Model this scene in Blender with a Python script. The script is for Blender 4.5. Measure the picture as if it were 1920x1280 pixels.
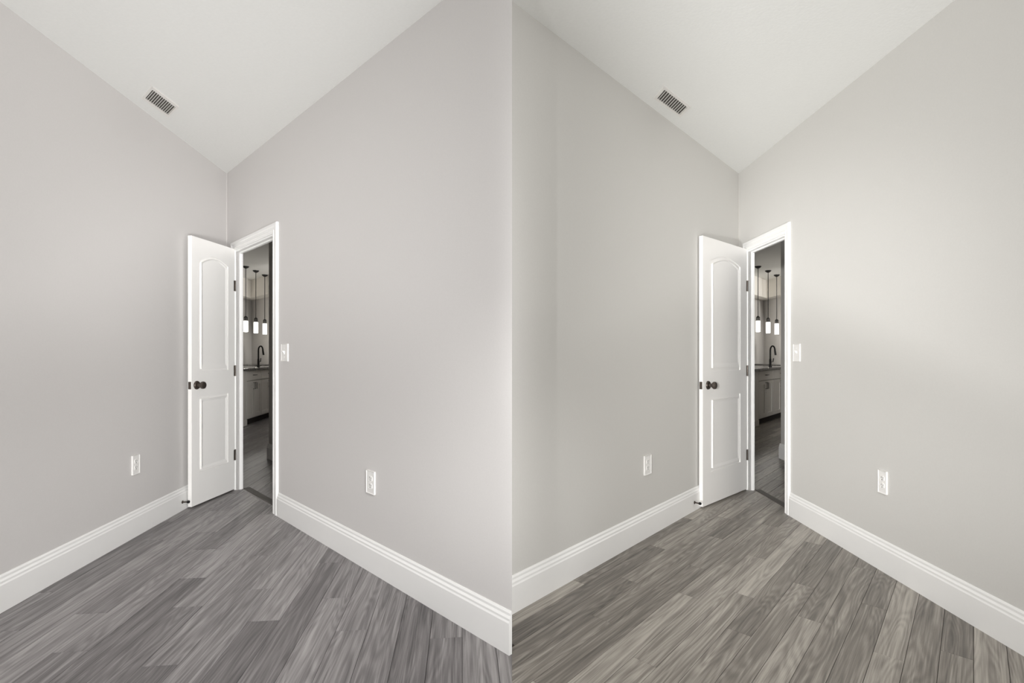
import bpy, bmesh, math, random
from mathutils import Vector, Matrix
random.seed(7)
for o in list(bpy.data.objects): bpy.data.objects.remove(o)
S = bpy.context.scene
COL = S.collection
# ------------------------------------------------------------------ camera, world, light, exposure
cam_d = bpy.data.cameras.new('camera'); cam = bpy.data.objects.new('camera', cam_d); COL.objects.link(cam)
cam.location = (0, 0, 1.166); cam.rotation_euler = (math.pi/2, 0, 0)
cam_d.sensor_fit = 'HORIZONTAL'; cam_d.sensor_width = 36.0; cam_d.lens = 36.0*940/1920
cam_d.shift_y = (660-640)/1920; cam_d.clip_start = 0.05; cam_d.clip_end = 60
S.camera = cam
W = bpy.data.worlds.new('daylight'); S.world = W; W.use_nodes = True
W.node_tree.nodes['Background'].inputs[0].default_value = (1.0, 1.0, 1.0, 1)
PW = dict(world=.95, corner_fill_l=3100, corner_fill_r=3100, ceil_fill_l=2550, ceil_fill_r=2400, flo_l=2000, flo_r=1650, up_l=3, up_r=5, rear_fill=0.5, kit=0.5, kit2=6, pend=4.0, kspot=150)  # light strengths
W.node_tree.nodes['Background'].inputs[1].default_value = PW['world']
def spot(name, loc, aim, cone, power, radius=.25, color=(1, 1, .995)):
    d = bpy.data.lights.new(name, 'SPOT'); d.energy = power; d.spot_size = math.radians(cone); d.spot_blend = 1.0; d.shadow_soft_size = radius; d.color = color
    o = bpy.data.objects.new(name, d); COL.objects.link(o); o.location = loc
    o.rotation_euler = (Vector(aim)-Vector(loc)).to_track_quat('-Z', 'Y').to_euler()
    return o
def area(name, loc, rot, sx, sy, power, color=(1, 1, 1)):
    d = bpy.data.lights.new(name, 'AREA'); d.shape = 'RECTANGLE'; d.size = sx; d.size_y = sy; d.energy = power; d.color = color
    o = bpy.data.objects.new(name, d); COL.objects.link(o); o.location = loc; o.rotation_euler = rot
    return o
# added fill lamps, all unseen, in place of windows behind and kitchen fixtures
spot('corner_fill_left', (3.15, -5, 1.5), (-1.75, 4.3, 1.1), 22, PW['corner_fill_l'], .35)  # added spot standing in for window light, evens the left corner
spot('corner_fill_right', (-3.0, -5, 1.5), (1.6, 4.1, 1.1), 22, PW['corner_fill_r'], .22)  # added spot behind the camera for the right corner
spot('ceiling_fill_left', (3.0, -5, -1.6), (-1.9, 3.7, 2.74), 26, PW['ceil_fill_l'], .6)  # added spot from below floor level, lifts the left ceiling
spot('ceiling_fill_right', (-3.0, -5, -1.6), (1.55, 3.8, 2.74), 25, PW['ceil_fill_r'], .25)  # same kind of added uplight for the right ceiling
spot('floor_fill_left', (2.6, -4, 4.8), (-1.7, 3.0, .2), 26, PW['flo_l'], .6)  # added high spot to brighten the left floor
spot('floor_fill_right', (-2.4, -4, 4.8), (1.6, 3.1, .2), 22, PW['flo_r'], .6)  # added high spot to brighten the right floor
area('rear_fill_panel', (0.0, -0.75, 1.45), (math.radians(90), 0, 0), 3.6, 1.9, PW['rear_fill'], (1, 1, .995))  # unseen fill panel behind the camera; no window is built there
area('upward_fill_left', (-0.95, 1.0, .25), (math.radians(180-25), 0, math.radians(18)), .8, .8, PW['up_l'], (1, 1, .995))  # added up-facing fill for the left ceiling
area('upward_fill_right', (0.95, 1.0, .25), (math.radians(180-25), 0, math.radians(-18)), .8, .8, PW['up_r'], (1, 1, .995))  # added counterpart for the right ceiling
area('kitchen_front_fill_left', (-3.05, 6.3, 2.70), (0, 0, 0), .4, .4, PW['kit'], (1, .97, .93))  # added kitchen fill, hidden above the door head
area('kitchen_front_fill_right', (3.55, 6.3, 2.70), (0, 0, 0), .4, .4, PW['kit'], (1, .97, .93))  # matching added fill in the right kitchen
area('kitchen_overhead_fill_left', (-3.2, 8.2, 2.70), (0, 0, 0), .4, .4, PW['kit2'], (1, .98, .95))  # unseen fill over the left kitchen, without a fixture
area('kitchen_overhead_fill_right', (5.2, 8.4, 2.70), (0, 0, 0), .4, .4, PW['kit2'], (1, .98, .95))  # unseen fill over the right kitchen, without a fixture
spot('kitchen_wall_fill_left', (-3.5, 8.75, 2.62), (-5.6, 11.0, 1.9), 85, PW['kspot'], .1, (1, .985, .96))  # added spot to lift the far left kitchen walls and bulkhead
spot('kitchen_wall_fill_right', (5.45, 8.4, 2.62), (5.7, 11.0, 1.9), 85, PW['kspot'], .1, (1, .985, .96))  # added spot to lift the far right kitchen walls and bulkhead
S.view_settings.view_transform = 'Standard'; S.view_settings.look = 'None'
S.view_settings.gamma = 1; S.view_settings.exposure = 0.12; S.view_settings.use_curve_mapping = False

# ------------------------------------------------------------------ materials
def srgb(r, g, b):
    f = lambda c: (c/255/12.92) if c/255 <= .04045 else ((c/255+.055)/1.055)**2.4
    return (f(r), f(g), f(b), 1)
def new_mat(name):
    m = bpy.data.materials.new(name); m.use_nodes = True
    return m, m.node_tree, m.node_tree.nodes['Principled BSDF']
def paint(name, col, rough=.6, bump=0.0, scale=140.0, metal=0.0, var=.03):
    m, t, b = new_mat(name); N, L = t.nodes, t.links
    b.inputs['Roughness'].default_value = rough; b.inputs['Metallic'].default_value = metal
    tc = N.new('ShaderNodeTexCoord'); nz = N.new('ShaderNodeTexNoise'); nz.inputs['Scale'].default_value = scale; nz.inputs['Detail'].default_value = 3
    L.new(tc.outputs['Object'], nz.inputs['Vector'])
    mx = N.new('ShaderNodeMix'); mx.data_type = 'RGBA'
    mx.inputs[6].default_value = tuple(c*(1-var) for c in col[:3])+(1,); mx.inputs[7].default_value = tuple(min(1, c*(1+var)) for c in col[:3])+(1,)
    L.new(nz.outputs['Fac'], mx.inputs[0]); L.new(mx.outputs[2], b.inputs['Base Color'])
    if bump:
        bp = N.new('ShaderNodeBump'); bp.inputs['Strength'].default_value = bump; bp.inputs['Distance'].default_value = .002
        L.new(nz.outputs['Fac'], bp.inputs['Height']); L.new(bp.outputs[0], b.inputs['Normal'])
    return m
def wood(name, cols, rough=.38):
    """grey oak vinyl: grain runs along local x, tone varies from plank to plank"""
    m, t, b = new_mat(name); N, L = t.nodes, t.links
    tc = N.new('ShaderNodeTexCoord'); oi = N.new('ShaderNodeObjectInfo')
    mul = N.new('ShaderNodeMath'); mul.operation = 'MULTIPLY'; mul.inputs[1].default_value = 37.0; L.new(oi.outputs['Random'], mul.inputs[0])
    cb = N.new('ShaderNodeCombineXYZ'); L.new(mul.outputs[0], cb.inputs[0]); L.new(mul.outputs[0], cb.inputs[1])
    ad = N.new('ShaderNodeVectorMath'); ad.operation = 'ADD'; L.new(tc.outputs['Object'], ad.inputs[0]); L.new(cb.outputs[0], ad.inputs[1])
    mp = N.new('ShaderNodeMapping'); mp.inputs['Scale'].default_value = (.55, 15, 1); L.new(ad.outputs[0], mp.inputs[0])
    n1 = N.new('ShaderNodeTexNoise'); n1.inputs['Scale'].default_value = 3.0; n1.inputs['Detail'].default_value = 7; n1.inputs['Roughness'].default_value = .62; n1.inputs['Distortion'].default_value = .55
    L.new(mp.outputs[0], n1.inputs['Vector'])
    # cathedral rings: bands of a stretched, slowly bending field
    mp2 = N.new('ShaderNodeMapping'); mp2.inputs['Scale'].default_value = (.75, 7.5, 1); L.new(ad.outputs[0], mp2.inputs[0])
    n2 = N.new('ShaderNodeTexNoise'); n2.inputs['Scale'].default_value = 1.5; n2.inputs['Detail'].default_value = 1.2; L.new(mp2.outputs[0], n2.inputs['Vector'])
    sn = N.new('ShaderNodeMath'); sn.operation = 'MULTIPLY'; sn.inputs[1].default_value = 95; L.new(n2.outputs['Fac'], sn.inputs[0])
    si = N.new('ShaderNodeMath'); si.operation = 'SINE'; L.new(sn.outputs[0], si.inputs[0])
    mr = N.new('ShaderNodeMapRange'); mr.inputs[1].default_value = -1; mr.inputs[2].default_value = 1; mr.inputs[3].default_value = 0; mr.inputs[4].default_value = .12; L.new(si.outputs[0], mr.inputs[0])
    mp3 = N.new('ShaderNodeMapping'); mp3.inputs['Scale'].default_value = (2.2, 150, 1); L.new(ad.outputs[0], mp3.inputs[0])
    n3 = N.new('ShaderNodeTexNoise'); n3.inputs['Scale'].default_value = 2; n3.inputs['Detail'].default_value = 2; L.new(mp3.outputs[0], n3.inputs['Vector'])
    f3 = N.new('ShaderNodeMath'); f3.operation = 'MULTIPLY_ADD'; f3.inputs[1].default_value = .34; f3.inputs[2].default_value = -.17; L.new(n3.outputs['Fac'], f3.inputs[0])
    s1 = N.new('ShaderNodeMath'); s1.operation = 'ADD'; L.new(n1.outputs['Fac'], s1.inputs[0]); L.new(mr.outputs[0], s1.inputs[1])
    s2 = N.new('ShaderNodeMath'); s2.operation = 'ADD'; L.new(s1.outputs[0], s2.inputs[0]); L.new(f3.outputs[0], s2.inputs[1])
    pr = N.new('ShaderNodeMath'); pr.operation = 'MULTIPLY_ADD'; pr.inputs[1].default_value = .30; pr.inputs[2].default_value = -.15; L.new(oi.outputs['Random'], pr.inputs[0])
    s3 = N.new('ShaderNodeMath'); s3.operation = 'ADD'; L.new(s2.outputs[0], s3.inputs[0]); L.new(pr.outputs[0], s3.inputs[1])
    cr = N.new('ShaderNodeValToRGB'); e = cr.color_ramp.elements
    e[0].position = .22; e[0].color = cols[0]; e[1].position = .86; e[1].color = cols[2]
    k = cr.color_ramp.elements.new(.52); k.color = cols[1]
    L.new(s3.outputs[0], cr.inputs[0]); L.new(cr.outputs[0], b.inputs['Base Color'])
    b.inputs['Roughness'].default_value = rough
    try: b.inputs['Specular IOR Level'].default_value = .35
    except Exception: pass
    bp = N.new('ShaderNodeBump'); bp.inputs['Strength'].default_value = .12; bp.inputs['Distance'].default_value = .001
    L.new(s2.outputs[0], bp.inputs['Height']); L.new(bp.outputs[0], b.inputs['Normal'])
    return m
def granite(name):
    m, t, b = new_mat(name); N, L = t.nodes, t.links
    tc = N.new('ShaderNodeTexCoord'); v = N.new('ShaderNodeTexVoronoi'); v.inputs['Scale'].default_value = 90; L.new(tc.outputs['Object'], v.inputs['Vector'])
    cr = N.new('ShaderNodeValToRGB'); cr.color_ramp.elements[0].color = (.012, .011, .010, 1); cr.color_ramp.elements[1].color = (.16, .15, .14, 1)
    cr.color_ramp.elements[0].position = .25; cr.color_ramp.elements[1].position = .95
    L.new(v.outputs['Color'], cr.inputs[0]); L.new(cr.outputs[0], b.inputs['Base Color']); b.inputs['Roughness'].default_value = .12
    return m
def glow(name, col, strength):
    m, t, b = new_mat(name)
    b.inputs['Base Color'].default_value = col; b.inputs['Emission Color'].default_value = col; b.inputs['Emission Strength'].default_value = strength
    return m
M = dict(
    paint_left=paint('greige_wall_paint_left', srgb(214, 211, 209), .75, .10),
    paint_right=paint('greige_wall_paint_right', srgb(213, 211, 207), .75, .10),
    ceiling=paint('ceiling_paint', srgb(235, 235, 232), .85, .35, 70),
    trim=paint('white_semi_gloss', srgb(246, 245, 243), .35, 0, 20, 0, .01),
    door=paint('white_door_paint', srgb(247, 245, 242), .4, 0, 20, 0, .01),
    plate=paint('white_plastic', srgb(242, 240, 237), .35, 0, 20, 0, .01),
    slot=paint('dark_slot', srgb(60, 56, 52), .6),
    bronze=paint('oil_rubbed_bronze', srgb(92, 84, 78), .32, 0, 60, .75, .05),
    black=paint('black_metal', srgb(22, 20, 19), .4, 0, 60, .3),
    rubber=paint('black_rubber', srgb(18, 17, 17), .8),
    duct=paint('duct_shade', srgb(92, 88, 84), .9),
    vent=paint('white_vent_enamel', srgb(232, 229, 225), .4, 0, 20, 0, .01),
    oak_left=wood('grey_oak_left', (srgb(80, 77, 77), srgb(119, 115, 115), srgb(165, 161, 160))),
    oak_right=wood('grey_oak_right', (srgb(84, 80, 75), srgb(127, 121, 114), srgb(178, 172, 163))),
    sub=paint('underlay', srgb(40, 38, 36), .9),
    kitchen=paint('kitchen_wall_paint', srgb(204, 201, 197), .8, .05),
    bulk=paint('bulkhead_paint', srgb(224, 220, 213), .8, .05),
    cabinet=paint('taupe_cabinet_paint', srgb(204, 200, 194), .45, 0, 20, 0, .01),
    toe_shade=paint('toe_kick', srgb(40, 36, 33), .8),  # near-black colour holds the shadow of the toe-kick recess
    granite=granite('dark_granite'),
    shade=glow('lit_white_glass', (1, .97, .92, 1), 1.15),
    strip=paint('dark_transition', srgb(70, 65, 61), .5),
)
# ------------------------------------------------------------------ helpers
def box(bm, x0, x1, y0, y1, z0, z1, bev=0.0):
    r = bmesh.ops.create_cube(bm, size=1.0)
    vs = r['verts']
    for v in vs:
        v.co = Vector(((x0+x1)/2+v.co.x*(x1-x0), (y0+y1)/2+v.co.y*(y1-y0), (z0+z1)/2+v.co.z*(z1-z0)))
    if bev > 0:
        es = list({e for v in vs for e in v.link_edges})
        bmesh.ops.bevel(bm, geom=es, offset=bev, segments=2, affect='EDGES', profile=.6)
    return bm
def prism(bm, pts, axis, a0, a1, inset=0.0, drop=0.0):
    """closed outline pts (2D) extruded along an axis ('z': xy outline, 'y': xz outline); an inset rim at the a1 end makes a chamfer"""
    def P(p, a): return Vector((p[0], p[1], a)) if axis == 'z' else Vector((p[0], a, p[1]))
    n = len(pts)
    A = [bm.verts.new(P(p, a0)) for p in pts]
    rings = [A]
    if inset:
        cx = sum(p[0] for p in pts)/n; cy = sum(p[1] for p in pts)/n
        w = max(p[0] for p in pts)-min(p[0] for p in pts); h = max(p[1] for p in pts)-min(p[1] for p in pts)
        rings.append([bm.verts.new(P(p, a1-drop)) for p in pts])
        q = [(cx+(p[0]-cx)*(1-2*inset/w), cy+(p[1]-cy)*(1-2*inset/h)) for p in pts]
        rings.append([bm.verts.new(P(p, a1)) for p in q])
    else:
        rings.append([bm.verts.new(P(p, a1)) for p in pts])
    for R0, R1 in zip(rings, rings[1:]):
        for i in range(n):
            j = (i+1) % n
            bm.faces.new((R0[i], R0[j], R1[j], R1[i]))
    bm.faces.new(A[::-1]); bm.faces.new(rings[-1])
    bmesh.ops.recalc_face_normals(bm, faces=bm.faces)
    return bm
def lathe(bm, prof, seg=20, axis='z', off=(0, 0, 0)):
    """prof: list of (radius, along)"""
    rings = []
    for r, a in prof:
        ring = []
        for k in range(seg):
            t = 2*math.pi*k/seg; c, s = r*math.cos(t), r*math.sin(t)
            co = {'z': (c, s, a), 'y': (c, a, s), 'x': (a, c, s)}[axis]
            ring.append(bm.verts.new(Vector(co)+Vector(off)))
        rings.append(ring)
    for R0, R1 in zip(rings, rings[1:]):
        for k in range(seg):
            bm.faces.new((R0[k], R0[(k+1) % seg], R1[(k+1) % seg], R1[k]))
    bm.faces.new(rings[0][::-1]); bm.faces.new(rings[-1])
    bmesh.ops.recalc_face_normals(bm, faces=bm.faces)
    return bm
def tube(bm, pts, r, seg=10):
    pts = [Vector(p) for p in pts]; rings = []
    up = Vector((0, 1, 0))
    for i, p in enumerate(pts):
        d = (pts[min(i+1, len(pts)-1)]-pts[max(i-1, 0)]).normalized()
        u = d.cross(up)
        if u.length < 1e-4: u = d.cross(Vector((1, 0, 0)))
        u.normalize(); v = d.cross(u)
        rr = r[i] if isinstance(r, (list, tuple)) else r
        rings.append([bm.verts.new(p+rr*(math.cos(2*math.pi*k/seg)*u+math.sin(2*math.pi*k/seg)*v)) for k in range(seg)])
    for R0, R1 in zip(rings, rings[1:]):
        for k in range(seg):
            bm.faces.new((R0[k], R0[(k+1) % seg], R1[(k+1) % seg], R1[k]))
    bm.faces.new(rings[0][::-1]); bm.faces.new(rings[-1])
    bmesh.ops.recalc_face_normals(bm, faces=bm.faces)
    return bm
def obj(name, bm, mat, parent=None, smooth=False, loc=None, rz=None):
    me = bpy.data.meshes.new(name); bm.to_mesh(me); bm.free(); me.materials.append(mat)
    if smooth:
        me.polygons.foreach_set('use_smooth', [True]*len(me.polygons))
        try: me.set_sharp_from_angle(angle=math.radians(38))
        except Exception: pass
    o = bpy.data.objects.new(name, me); COL.objects.link(o)
    if parent: o.parent = parent
    if loc is not None: o.location = loc
    if rz is not None: o.rotation_euler = (0, 0, rz)
    return o
def thing(name, label, cat, loc, rz=0, group=None):
    o = bpy.data.objects.new(name, None); COL.objects.link(o); o.empty_display_size = .1
    o.location = loc; o.rotation_euler = (0, 0, rz)
    o['label'] = label; o['category'] = cat
    if group: o['group'] = group
    return o
def structure(o, label=None):
    o['kind'] = 'structure'
    if label: o['label'] = label
    return o
class Frame:
    """a wall's own frame: x along the wall, -y out into the room, z up"""
    def __init__(s, origin, u):
        s.o = Vector((origin[0], origin[1], 0)); s.u = Vector((u[0], u[1], 0)).normalized(); s.rz = math.atan2(s.u.y, s.u.x)
        s.n = Vector((s.u.y, -s.u.x, 0))
    def at(s, a, out=0, z=0):
        return s.o+s.u*a+s.n*out+Vector((0, 0, z))
# plan of the room (metres): two doorways in two walls that fold out to an arris in front of the camera
HC = 2.74
A1, E1, E2, A2 = (-2.515, 4.42), (0.0, 1.937), (-0.03, 2.2176), (1.998, 4.42)
FL = {'left': Frame(A1, (-.09860, .99513)), 'middle_left': Frame(A1, (.71162, -.70257)),
      'middle_right': Frame(A2, (.67735, .73566)), 'right': Frame(A2, (-.00805, -.99997))}
# ------------------------------------------------------------------ large structure
def wall(name, plan, mat, z0=0.0, z1=HC, label=None):
    bm = bmesh.new(); prism(bm, plan, 'z', z0, z1)
    return structure(obj(name, bm, mat), label)
def opening_wall(name, plan_a, plan_head, plan_b, mat, ztop, label, zb=0):
    bm = bmesh.new()
    prism(bm, plan_a, 'z', 0, HC); prism(bm, plan_b, 'z', zb, HC); prism(bm, plan_head, 'z', ztop, HC)
    return structure(obj(name, bm, mat), label)
f = FL['left']; 
wall('wall_left', [f.at(0)[:2], f.at(-7.0)[:2], f.at(-7.0, -.12)[:2], f.at(0.0, -.12)[:2]], M['paint_left'], z0=-1.9, label='plain greige wall at far left')  # unseen run behind and below the floor blocks spill from added spots
TH = .05
DOORS = {'middle_left': (.253, 1.094), 'right': (.180, .770)}
f = FL['middle_left']; a0, a1 = DOORS['middle_left']
opening_wall('wall_middle_left', [A1, f.at(a0)[:2], f.at(a0, -TH)[:2], f.at(.0, -TH)[:2]],
             [f.at(a0)[:2], f.at(a1)[:2], f.at(a1, -TH)[:2], f.at(a0, -TH)[:2]],
             [f.at(a1)[:2], E1, E2, (-.13, 2.233), f.at(a1, -TH)[:2]], M['paint_left'], 2.03, 'greige wall with the left doorway')
f = FL['right']; a0, a1 = DOORS['right']
opening_wall('wall_right', [A2, f.at(a0)[:2], f.at(a0, -TH)[:2], f.at(0, -TH)[:2]],
             [f.at(a0)[:2], f.at(a1)[:2], f.at(a1, -TH)[:2], f.at(a0, -TH)[:2]],
             [f.at(a1)[:2], f.at(7.0)[:2], f.at(7.0, -TH)[:2], f.at(a1, -TH)[:2]], M['paint_right'], 2.03, 'greige wall with the right doorway', -1.9)  # rear run and its drop below the floor cut off added spots
wall('wall_middle_right', [E2, A2, (1.910, 4.501), (-.118, 2.299)], M['paint_right'], label='plain greige wall left of the right doorway')
# ceiling
bm = bmesh.new(); box(bm, -7.4, 7.4, -.75, 12.0, HC, HC+.06)
structure(obj('ceiling', bm, M['ceiling']), 'flat pale ceiling')
# ------------------------------------------------------------------ floor: boards in two fields, each laid along its own wall
bm = bmesh.new(); box(bm, -7.4, 7.4, -.6, 12.0, -.05, -.008)
floor = structure(obj('floor', bm, M['sub']), 'grey oak plank floor')
def clip(poly, a, b):
    """keep the part of poly left of the line a->b"""
    out = []; n = len(poly)
    side = lambda p: (b[0]-a[0])*(p[1]-a[1])-(b[1]-a[1])*(p[0]-a[0])
    for i in range(n):
        p, q = poly[i], poly[(i+1) % n]; sp, sq = side(p), side(q)
        if sp >= 0: out.append(p)
        if (sp >= 0) != (sq >= 0):
            t = sp/(sp-sq); out.append((p[0]+(q[0]-p[0])*t, p[1]+(q[1]-p[1])*t))
    return out
def area2(p): return abs(sum(p[i][0]*p[(i+1) % len(p)][1]-p[(i+1) % len(p)][0]*p[i][1] for i in range(len(p))))/2
def lay(zone, u, width, length, mat, seed):
    """boards along u; zone: convex outline, counter-clockwise"""
    rnd = random.Random(seed); u = Vector(u).normalized(); v = Vector((-u.y, u.x)); rz = math.atan2(u.y, u.x)
    ca = [u.dot(Vector(p)) for p in zone]; cb = [v.dot(Vector(p)) for p in zone]
    i0, i1 = math.floor(min(cb)/width), math.ceil(max(cb)/width)
    for i in range(i0, i1):
        off = (i*0.37+rnd.uniform(-.08, .08)) % 1.0*length
        k0 = math.floor((min(ca)-off)/length); k1 = math.ceil((max(ca)-off)/length)
        for k in range(k0, k1):
            x0 = off+k*length; g = .0007
            rect = [(x0+g, i*width+g), (x0+length-g, i*width+g), (x0+length-g, (i+1)*width-g), (x0+g, (i+1)*width-g)]
            w = [tuple(u*p[0]+v*p[1]) for p in rect]
            for j in range(len(zone)):
                w = clip(w, zone[j], zone[(j+1) % len(zone)])
                if len(w) < 3: break
            if len(w) < 3 or area2(w) < .004: continue
            c = u*(x0+length/2)+v*((i+.5)*width)
            loc = [((Vector(p)-c).dot(u), (Vector(p)-c).dot(v)) for p in w]
            q = [loc[0]]
            for p in loc[1:]:
                if (Vector(p)-Vector(q[-1])).length > .002: q.append(p)
            if (Vector(q[0])-Vector(q[-1])).length < .002: q.pop()
            if len(q) < 3: continue
            b = bmesh.new(); prism(b, q, 'z', -.008, -rnd.uniform(0, .0006), inset=.0007, drop=.0007)
            obj('plank', b, mat, floor, loc=(c.x, c.y, 0), rz=rz)
UL, UR = (-.0986, .9951), (.67735, .73566)
lay([(-2.02, -.55), (0, -.55), (0, 1.99), (-2.49, 4.449), (-2.53, 4.44)], UL, .132, 1.02, M['oak_left'], 1)
lay([(0, -.55), (1.955, -.55), (2.06, 4.46), (1.97, 4.46), (0, 2.26)], UR, .096, 1.32, M['oak_right'], 2)
lay([(-2.49, 4.449), (-1.40, 3.373), (-.95, 3.75), (-3.2, 9.2), (-6.2, 11.3)], UL, .132, 1.02, M['oak_left'], 3)
lay([(2.06, 3.3), (2.95, 3.6), (6.1, 9.2), (5.55, 11.2), (5.3, 11.0), (2.06, 4.46)], UR, .096, 1.32, M['oak_right'], 4)
# ------------------------------------------------------------------ baseboards
PROF = [(0, 0), (.016, 0), (.016, .122), (.0125, .129), (.0125, .138), (.007, .147), (.007, .157), (.003, .165), (0, .165)]
def baseboard(name, fr, a0, a1, m0=0.0, m1=0.0, mat='trim', prof=PROF):
    """m0/m1: mitre (metres of run per metre of projection) at each end"""
    bm = bmesh.new()
    lo = [bm.verts.new((a0+m0*o, -o, z)) for o, z in prof]; hi = [bm.verts.new((a1-m1*o, -o, z)) for o, z in prof]
    n = len(prof)
    for i in range(n): bm.faces.new((lo[i], lo[(i+1) % n], hi[(i+1) % n], hi[i]))
    bm.faces.new(lo[::-1]); bm.faces.new(hi); bmesh.ops.recalc_face_normals(bm, faces=bm.faces)
    return structure(obj(name, bm, M[mat], loc=fr.o, rz=fr.rz))
CW = .086
baseboard('baseboard_left', FL['left'], -5.0, 0, 0, 2.41)
baseboard('baseboard_middle_left', FL['middle_left'], DOORS['middle_left'][1]+.016+CW, 3.534, 0, 0)
baseboard('baseboard_middle_left_corner', FL['middle_left'], 0, DOORS['middle_left'][0]-.016-CW, 2.41, 0)
baseboard('baseboard_middle_right', FL['middle_right'], -2.98, 0, 0, 2.41)
CWR = .060
baseboard('baseboard_right', FL['right'], DOORS['right'][1]+.011+CWR, 5.0, 0, 0)
baseboard('baseboard_right_corner', FL['right'], 0, DOORS['right'][0]-.011-CWR, 2.41, 0)
# ------------------------------------------------------------------ door frames
def door_frame(idx, fr, s0, s1, rev, cw, label):
    """casing with a stepped profile and mitred corners, jambs, stops and threshold"""
    top = 2.03
    prof = [(0, 0), (0, .010), (.06, .012), (.22, .012), (.30, .015), (.36, .012), (.62, .013), (.70, .018), (.95, .018), (1.0, .014), (1.0, 0)]
    bm = bmesh.new(); path = []
    b0, b1, bt = s0-rev, s1+rev, top-.004
    for (x, z, dx, dz) in ((b0, 0, -1, 0), (b0, bt, -1, 1), (b1, bt, 1, 1), (b1, 0, 1, 0)):
        path.append([bm.verts.new((x+dx*w*cw, -o, z+dz*w*.072)) for w, o in prof])
    n = len(prof)
    for P0, P1 in zip(path, path[1:]):
        for i in range(n): bm.faces.new((P0[i], P0[(i+1) % n], P1[(i+1) % n], P1[i]))
    bm.faces.new(path[0]); bm.faces.new(path[-1][::-1]); bmesh.ops.recalc_face_normals(bm, faces=bm.faces)
    cas = structure(obj('trim_%d' % idx, bm, M['trim'], loc=fr.o, rz=fr.rz), label)
    cas['category'] = 'door frame'
    t = .016 if cw > .07 else .011
    for x0, x1 in ((s0-t, s0), (s1, s1+t)):
        b = bmesh.new(); box(b, x0, x1, -.001, TH+.005, 0, top, .001); obj('jamb', b, M['trim'], cas)
    b = bmesh.new(); box(b, s0-t, s1+t, -.001, TH+.005, top-.016, top, .001); obj('head_jamb', b, M['trim'], cas)
    b = bmesh.new()
    box(b, s0, s1, .025, .045, top-.027, top-.016, .001); obj('door_stop_head', b, M['trim'], cas)
    for x0, x1 in ((s0, s0+.010), (s1-.010, s1)):
        b = bmesh.new(); box(b, x0, x1, .025, .045, 0, top-.027, .001); obj('door_stop_strip', b, M['trim'], cas)
    b = bmesh.new(); prism(b, [(.055, -.001), (.062, .005), (.108, .005), (.115, -.001)], 'z', s0, s1)
    for v in b.verts: v.co = Vector((v.co.z, v.co.x, v.co.y))
    bmesh.ops.recalc_face_normals(b, faces=b.faces)
    obj('threshold', b, M['strip'], cas)
    return cas
door_frame(1, FL['middle_left'], *DOORS['middle_left'], .008, CW, 'white casing around the left doorway')
door_frame(2, FL['right'], *DOORS['right'], .006, CWR, 'white casing around the right doorway')
# ------------------------------------------------------------------ door leaves, swung open against the wall
def door_leaf(idx, free, hinge, label):
    fx, hx = Vector(free), Vector(hinge); u = (hx-fx); w = u.length; rz = math.atan2(u.y, u.x)
    th = .030; zb, zt = .012, 2.035; st = .165*w
    bm = bmesh.new(); box(bm, .002, w-.002, .007, th-.004, zb+.002, zt-.002)
    d = structure(obj('door_%d' % idx, bm, M['door'], loc=(free[0], free[1], 0), rz=rz), label); d['category'] = 'door'
    P = lambda nm, b: obj(nm, b, M['door'], d)
    for x0, x1 in ((0, st), (w-st, w)):
        b = bmesh.new(); box(b, x0, x1, 0, th, zb, zt, .0015); P('stile', b)
    for z0, z1, nm in ((zb, .255, 'rail'), (.825, 1.020, 'rail')):
        b = bmesh.new(); box(b, st-.002, w-st+.002, .0, th, z0, z1, .0012); P(nm, b)
    arch = lambda x0, x1, zs, rise, n=14: [(x0+(x1-x0)*k/n, zs+rise*math.sin(math.pi*k/n)**.9) for k in range(n+1)]
    a = arch(st-.002, w-st+.002, 1.868, .050)
    b = bmesh.new(); prism(b, a+[(w-st+.002, zt), (st-.002, zt)], 'y', th, 0); P('top_rail', b)
    m = .020*max(.8, w/.6)
    b = bmesh.new(); prism(b, [(st+m, .255+m), (w-st-m, .255+m), (w-st-m, .825-m), (st+m, .825-m)], 'y', .010, .001, inset=.020, drop=.006); P('panel', b)
    a = arch(st+m, w-st-m, 1.868-m, .048)
    b = bmesh.new(); prism(b, [(w-st-m, 1.020+m)]+a[::-1]+[(st+m, 1.020+m)], 'y', .010, .001, inset=.020, drop=.006); P('panel', b)
    kx, kz = .10*w+.003, .917
    b = bmesh.new(); lathe(b, [(.0325, 0), (.0325, -.004), (.028, -.010), (.013, -.012), (.011, -.030), (.020, -.036), (.027, -.044), (.0285, -.052), (.026, -.060), (.017, -.066), (.004, -.067)], 24, 'y', (kx, 0, kz))
    obj('knob', b, M['bronze'], d, smooth=True)
    b = bmesh.new(); box(b, -.0015, .001, .004, th-.004, kz-.028, kz+.028, .0005); obj('latch_plate', b, M['bronze'], d)
    for hz in (.30, 1.01, 1.725):
        b = bmesh.new(); lathe(b, [(.0052, hz-.045), (.0052, hz+.045)], 10, 'z', (w+.003, -.004, 0))
        box(b, w-.012, w+.002, -.0012, .0, hz-.044, hz+.044)
        obj('hinge', b, M['bronze'], d, smooth=True)
    return d
door_leaf(1, (-2.387, 3.735), (-2.340, 4.230), 'white two panel door standing open at the left doorway')
door_leaf(2, (1.4215, 3.735), (1.985, 4.236), 'white two panel door standing open at the right doorway')
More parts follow.
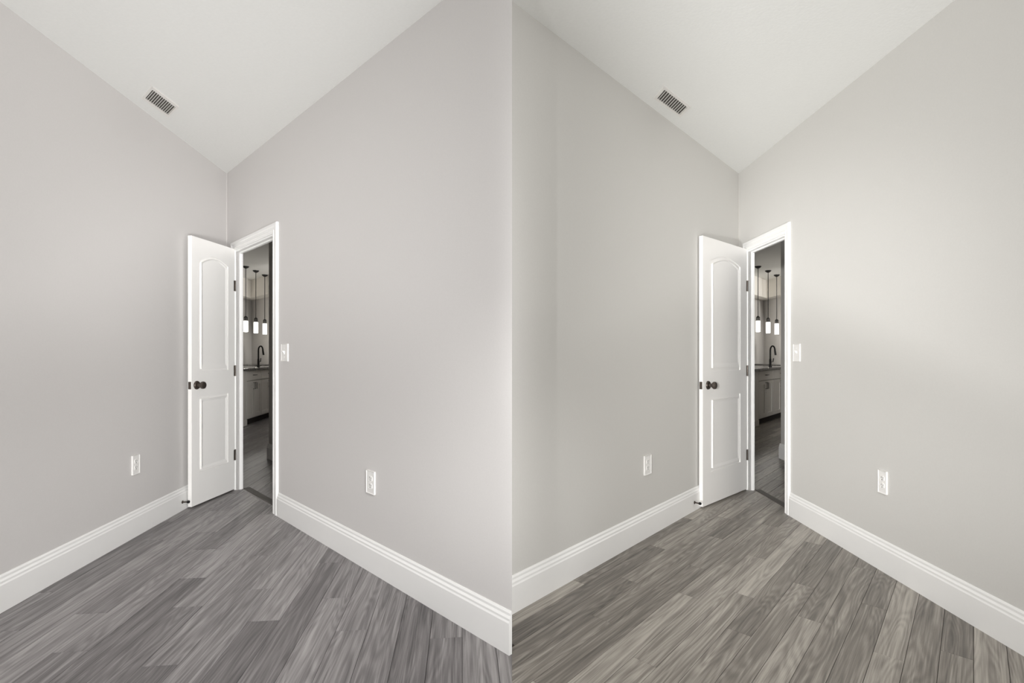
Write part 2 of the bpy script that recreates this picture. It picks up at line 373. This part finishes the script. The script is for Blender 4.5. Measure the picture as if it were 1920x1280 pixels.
# ------------------------------------------------------------------ wall plates
def plate_base(root, w, h):
    b = bmesh.new(); prism(b, [(-w/2, -h/2), (w/2, -h/2), (w/2, h/2), (-w/2, h/2)], 'y', 0, -.0065, inset=.004, drop=.003)
    return obj('cover_plate', b, M['plate'], root)
def outlet(fr, s, z, w, label):
    r = thing('wall_outlet', label, 'outlet', fr.at(s, 0, z), fr.rz, 'duplex wall outlets'); h = .121
    plate_base(r, w, h)
    for dz in (.0195, -.0195):
        b = bmesh.new(); hw = w*.245; hh = .0145
        prism(b, [(-hw, dz-hh*.6), (-hw*.6, dz-hh), (hw*.6, dz-hh), (hw, dz-hh*.6), (hw, dz+hh*.6), (hw*.6, dz+hh), (-hw*.6, dz+hh), (-hw, dz+hh*.6)], 'y', -.006, -.0085, inset=.001, drop=.001)
        s_ = obj('socket', b, M['plate'], r)
        for sx, sl in ((-.40, .009), (.40, .007)):
            b = bmesh.new(); box(b, sx*hw-.0013, sx*hw+.0013, -.0088, -.0075, dz+.0005, dz+.0005+sl); obj('slot', b, M['slot'], s_)
        b = bmesh.new(); lathe(b, [(.0028, -.0075), (.0028, -.0088)], 10, 'y', (0, 0, dz-.0072)); obj('ground_hole', b, M['slot'], s_)
    b = bmesh.new(); lathe(b, [(.003, -.006), (.0025, -.0075)], 10, 'y'); obj('screw', b, M['plate'], r)
    return r
def switch(fr, s, z, w, label):
    r = thing('light_switch', label, 'light switch', fr.at(s, 0, z), fr.rz, 'toggle light switches'); h = .121
    plate_base(r, w, h)
    b = bmesh.new(); prism(b, [(-.005, -.012), (.005, -.012), (.005, .012), (-.005, .012)], 'y', -.006, -.0078, inset=.001, drop=.001); obj('toggle_slot', b, M['plate'], r)
    b = bmesh.new(); prism(b, [(0, -.003), (-.0065, -.006), (-.019, .011), (-.016, .014), (0, .008)], 'z', -.0035, .0035)
    for v in b.verts: v.co = Vector((v.co.z, v.co.x-.005, v.co.y))
    bmesh.ops.recalc_face_normals(b, faces=b.faces); obj('toggle', b, M['plate'], r)
    for dz in (.030, -.030):
        b = bmesh.new(); lathe(b, [(.003, -.006), (.0025, -.0075)], 10, 'y', (0, 0, dz)); obj('screw', b, M['plate'], r)
    return r
outlet(FL['left'], -1.245, .453, .068, 'white duplex outlet low on the far left wall, left of the left door')
outlet(FL['middle_left'], 2.480, .473, .082, 'white duplex outlet to the right of the left doorway')
outlet(FL['middle_right'], -1.686, .453, .086, 'white duplex outlet low on the wall left of the right door')
outlet(FL['right'], 1.743, .473, .060, 'white duplex outlet to the right of the right doorway')
switch(FL['middle_left'], 1.313, 1.163, .112, 'white toggle switch plate beside the left doorway')
switch(FL['right'], .924, 1.163, .080, 'white toggle switch plate beside the right doorway')
# baseboard door stops
def stop(fr, s, label):
    r = thing('door_bumper', label, 'door stop', fr.at(s, .016, .063), fr.rz, 'door stops on baseboards')
    b = bmesh.new(); lathe(b, [(.011, 0), (.011, -.004), (.005, -.006), (.005, -.036)], 14, 'y'); obj('rod', b, M['bronze'], r, smooth=True)
    b = bmesh.new(); lathe(b, [(.009, -.034), (.010, -.037), (.010, -.048), (.006, -.051)], 14, 'y'); obj('rubber_tip', b, M['rubber'], r, smooth=True)
stop(FL['left'], -.735, 'dark rubber tipped stop on the baseboard behind the left door')
stop(FL['middle_right'], -.99, 'dark rubber tipped stop on the baseboard behind the right door')
# ------------------------------------------------------------------ ceiling registers, set square to the folded walls
def register(c, e1, e2, label):
    r = thing('ceiling_vent', label, 'vent', (c[0], c[1], HC), 0, 'ceiling vents')
    e1, e2 = Vector((e1[0], e1[1], 0)), Vector((e2[0], e2[1], 0))
    def block(bm, s0, s1, t0, t1, z0, z1, lean=0.0):
        q = [(s0, t0), (s1, t0), (s1, t1), (s0, t1)]
        lo = [bm.verts.new(e1*a+e2*b_+Vector((0, 0, z0))) for a, b_ in q]
        hi = [bm.verts.new(e1*(a+lean)+e2*b_+Vector((0, 0, z1))) for a, b_ in q]
        for i in range(4): bm.faces.new((lo[i], lo[(i+1) % 4], hi[(i+1) % 4], hi[i]))
        bm.faces.new(lo[::-1]); bm.faces.new(hi); bmesh.ops.recalc_face_normals(bm, faces=bm.faces)
    b = bmesh.new(); block(b, -.44, .44, -.37, .37, -.0006, -.0001); obj('duct_shade_sheet', b, M['duct'], r)  # flat dark sheet; the shade inside the duct is its colour
    b = bmesh.new()
    for q in ((-.5, -.43, -.5, .5), (.43, .5, -.5, .5), (-.43, .43, -.5, -.36), (-.43, .43, .36, .5)):
        block(b, *q, -.007, 0)
    obj('frame', b, M['vent'], r)
    n = 12
    for k in range(n):
        a = -.43+.86*(k+.5)/n
        b = bmesh.new(); block(b, a-.010, a+.008, -.36, .36, -.010, -.001, .020); obj('slat', b, M['vent'], r)
    return r
register((-2.212, 3.156), (-.0065, .250), (-.166, .142), 'white slatted ceiling vent in the left part of the ceiling')
register((1.011, 3.156), (.247, .250), (-.021, .142), 'white slatted ceiling vent in the right part of the ceiling')
# ------------------------------------------------------------------ kitchens seen through the doorways
def kitchen(side, ul, ur, pts, front0, pend, fac):
    """ul: along the island; ur: across it, towards the room. pts: plan points of the shell"""
    nm = 'kitchen_'+side
    def slab(name, p, q, mat, th=.1, z0=0, z1=HC):
        p, q = Vector(p), Vector(q); d = (q-p).normalized(); n = Vector((-d.y, d.x))*th
        bm = bmesh.new(); prism(bm, [tuple(p), tuple(q), tuple(q+n), tuple(p+n)], 'z', z0, z1)
        return structure(obj(name, bm, mat))
    C, X, B, HE, H2, R = [Vector(p) for p in pts]
    K = M['kitchen']
    slab('wall_%s_side' % nm, X, C, K, .1)                 # dark wall behind the island
    slab('wall_%s_back' % nm, C, B, K, .1)                 # lighter wall to its right
    slab('wall_%s_return' % nm, B, HE, K, .1)              # return to the passage wall
    slab('wall_%s_passage' % nm, HE, H2, K, .1)            # wall just inside the doorway
    slab('wall_%s_end' % nm, H2, R, K, .1)
    slab('wall_%s_near' % nm, Vector(pts_near[side]), X, K, .1)
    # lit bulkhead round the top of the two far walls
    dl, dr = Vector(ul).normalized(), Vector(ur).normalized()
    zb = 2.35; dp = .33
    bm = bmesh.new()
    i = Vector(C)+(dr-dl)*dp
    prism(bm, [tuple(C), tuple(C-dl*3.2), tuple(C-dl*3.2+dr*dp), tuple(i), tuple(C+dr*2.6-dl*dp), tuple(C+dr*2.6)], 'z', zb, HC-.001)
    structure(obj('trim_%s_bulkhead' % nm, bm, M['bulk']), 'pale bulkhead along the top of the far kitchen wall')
    # passage baseboard
    d = (H2-HE).normalized(); fr = Frame(HE, d)
    baseboard('baseboard_%s' % nm, fr, -.016, (H2-HE).length-.1)
    # island: frame with x along the front, -y towards the viewer
    fr = Frame(front0, ul)
    L1 = .577*fac
    def cab(a0, a1, label, doors, end=None):
        r = thing('base_cabinet', label, 'cabinet', fr.at(a0), fr.rz, 'kitchen base cabinets'); w = a1-a0
        b = bmesh.new(); box(b, 0, w, .02, .55, .10, .872); obj('carcass', b, M['cabinet'], r)
        b = bmesh.new(); box(b, 0, w, .075, .50, 0, .10); obj('toe_kick', b, M['toe_shade'], r)
        x = 0.0
        for kind, ww in doors:
            if kind == 'post':
                b = bmesh.new(); box(b, x+.001, x+ww-.002, 0, .02, .012, .872, .002); box(b, x, x+ww, -.008, .02, .012, .10, .003); obj('post', b, M['cabinet'], r)
            else:
                b = bmesh.new(); box(b, x+.004, x+ww-.004, 0, .02, .715, .862, .0025); dw = obj('drawer', b, M['cabinet'], r)
                b = bmesh.new(); hx = x+ww*.5; tube(b, [(hx-.05, 0, .795), (hx-.05, -.028, .795), (hx+.05, -.028, .795), (hx+.05, 0, .795)], .0055, 8); obj('pull', b, M['black'], dw)
                for j in range(2):
                    x0, x1 = x+.004+j*ww/2, x+ww/2*(j+1)-.004
                    b = bmesh.new()
                    box(b, x0, x1, .008, .02, .115, .700)
                    box(b, x0, x0+.055*fac, 0, .02, .115, .700, .002); box(b, x1-.055*fac, x1, 0, .02, .115, .700, .002)
                    box(b, x0+.05*fac, x1-.05*fac, 0, .02, .115, .175, .002); box(b, x0+.05*fac, x1-.05*fac, 0, .02, .640, .700, .002)
                    dd = obj('door', b, M['cabinet'], r)
                    hx = x1-.030 if j == 0 else x0+.030
                    b = bmesh.new(); tube(b, [(hx, 0, .57), (hx, -.028, .57), (hx, -.028, .67), (hx, 0, .67)], .0055, 8); obj('pull', b, M['black'], dd)
            x += ww
        return r
    sd = side
    cab(-.20*fac, 0, 'narrow taupe end cabinet seen through the %s doorway' % sd, [('post', .20*fac)])
    cab(0, L1, 'taupe sink cabinet with two black door pulls through the %s doorway' % sd, [('door', L1)])
    cab(L1, L1+.70*fac, 'taupe cabinet at the far end of the counter through the %s doorway' % sd, [('door', .70*fac)])
    b = bmesh.new(); box(b, -.24*fac, L1+.74*fac, -.03, .60, .872, .910, .004)
    ct = obj('countertop', b, M['granite'], loc=fr.o, rz=fr.rz); ct['label'] = 'dark granite countertop through the %s doorway' % sd; ct['category'] = 'countertop'
    # gooseneck faucet; the spout bends along the counter
    a, back = (1.10, .25) if side == 'left' else (1.05, .12)
    r = thing('kitchen_faucet', 'black gooseneck faucet on the counter through the %s doorway' % sd, 'faucet', fr.at(a, -back, .910), 0)
    sx = 1.0
    b = bmesh.new(); lathe(b, [(.026, 0), (.026, .012), (.019, .02), (.018, .13), (.014, .14)], 16); obj('body', b, M['black'], r, smooth=True)
    b = bmesh.new()
    pts_ = [(0, 0, .13), (0, 0, .26)]+[(.040-.040*math.cos(t), 0, .29+.075*math.sin(t)) for t in [math.pi*k/8 for k in range(0, 8)]]+[(.084, 0, .26), (.092, 0, .205)]
    tube(b, pts_, [.013]*(len(pts_)-2)+[.016, .016], 10); obj('gooseneck', b, M['black'], r, smooth=True)
    b = bmesh.new(); tube(b, [(.01, 0, .085), (.042, -.01, .09), (.050, -.012, .15)], .008, 8); obj('lever', b, M['black'], r, smooth=True)
    # counter against the far wall
    frb = Frame(C+dr*.47+Vector((dr.y, -dr.x))*.012, dr)
    r = thing('back_counter_cabinet', 'taupe cabinet along the far kitchen wall through the %s doorway' % sd, 'cabinet', frb.at(0), frb.rz)
    b = bmesh.new(); box(b, 0, .90, -.40, 0, 0, .872, .003); obj('carcass', b, M['cabinet'], r)
    for k in range(2):
        b = bmesh.new(); box(b, .01+k*.44, .43+k*.44, -.418, -.40, .12, .86, .003); obj('door', b, M['cabinet'], r)
    b = bmesh.new(); box(b, -.02, .92, -.43, 0, .872, .910, .003); obj('worktop', b, M['granite'], r)
    # pendants
    order = ('nearest', 'middle', 'farthest')
    for k, (px, py, z0, z1, z2) in enumerate(pend):
        r = thing('pendant_lamp', '%s lit pendant lamp with white shade through the %s doorway' % (order[k], sd), 'pendant lamp', (px, py, HC), 0, 'pendants over the island')
        b = bmesh.new(); lathe(b, [(.055, 0), (.055, -.012), (.038, -.030), (.012, -.044)], 20); obj('canopy', b, M['black'], r, smooth=True)
        b = bmesh.new(); tube(b, [(0, 0, -.04), (0, 0, z0-HC)], .0065, 8); obj('cord', b, M['black'], r)
        b = bmesh.new(); lathe(b, [(.008, z0-HC), (.030, z0-HC-.02), (.030, z0-HC-.03)], 16)
        for q in range(4):
            t = math.pi/4+q*math.pi/2; x, y = .026*math.cos(t), .026*math.sin(t)
            box(b, x-.005, x+.005, y-.005, y+.005, z1-HC-.002, z0-HC-.025)
        obj('cap', b, M['black'], r, smooth=False)
        b = bmesh.new(); lathe(b, [(.034, z2-HC), (.040, z2-HC+.004), (.040, z1-HC-.006), (.030, z1-HC)], 24); obj('shade', b, M['shade'], r, smooth=True)
        ld = bpy.data.lights.new('pendant_bulb', 'POINT'); ld.energy = PEND_W; ld.color = (1, .97, .91); ld.shadow_soft_size = .05
        lo = bpy.data.objects.new('pendant_bulb', ld); COL.objects.link(lo); lo.location = (0, 0, z2-HC-.06); lo.parent = r
PEND_W = PW['pend']
pts_near = {'left': (-2.49, 4.44), 'right': (2.03, 4.42)}
kitchen('left', (-.0986, .9951), (.71162, -.70257),
        [(-5.97, 11.5), (-5.575, 7.50), (-2.77, 8.34), (-2.668, 5.50), (-.90, 3.744), (-1.31, 3.30)],
        (-4.18, 7.90), [(-4.88, 9.19, 1.83, 1.743, 1.54), (-4.94, 9.67, 1.835, 1.747, 1.535), (-5.03, 10.2, 1.84, 1.75, 1.53)], 1.0)
kitchen('right', (.67735, .73566), (-.00805, -.99997),
        [(5.774, 11.5), (2.085, 7.50), (5.745, 7.84), (2.95, 5.50), (2.915, 3.10), (2.05, 3.10)],
        (3.887, 7.90), [(4.51, 9.19, 1.83, 1.743, 1.54), (4.94, 9.67, 1.835, 1.747, 1.535), (5.385, 10.2, 1.84, 1.75, 1.53)], 1.35)
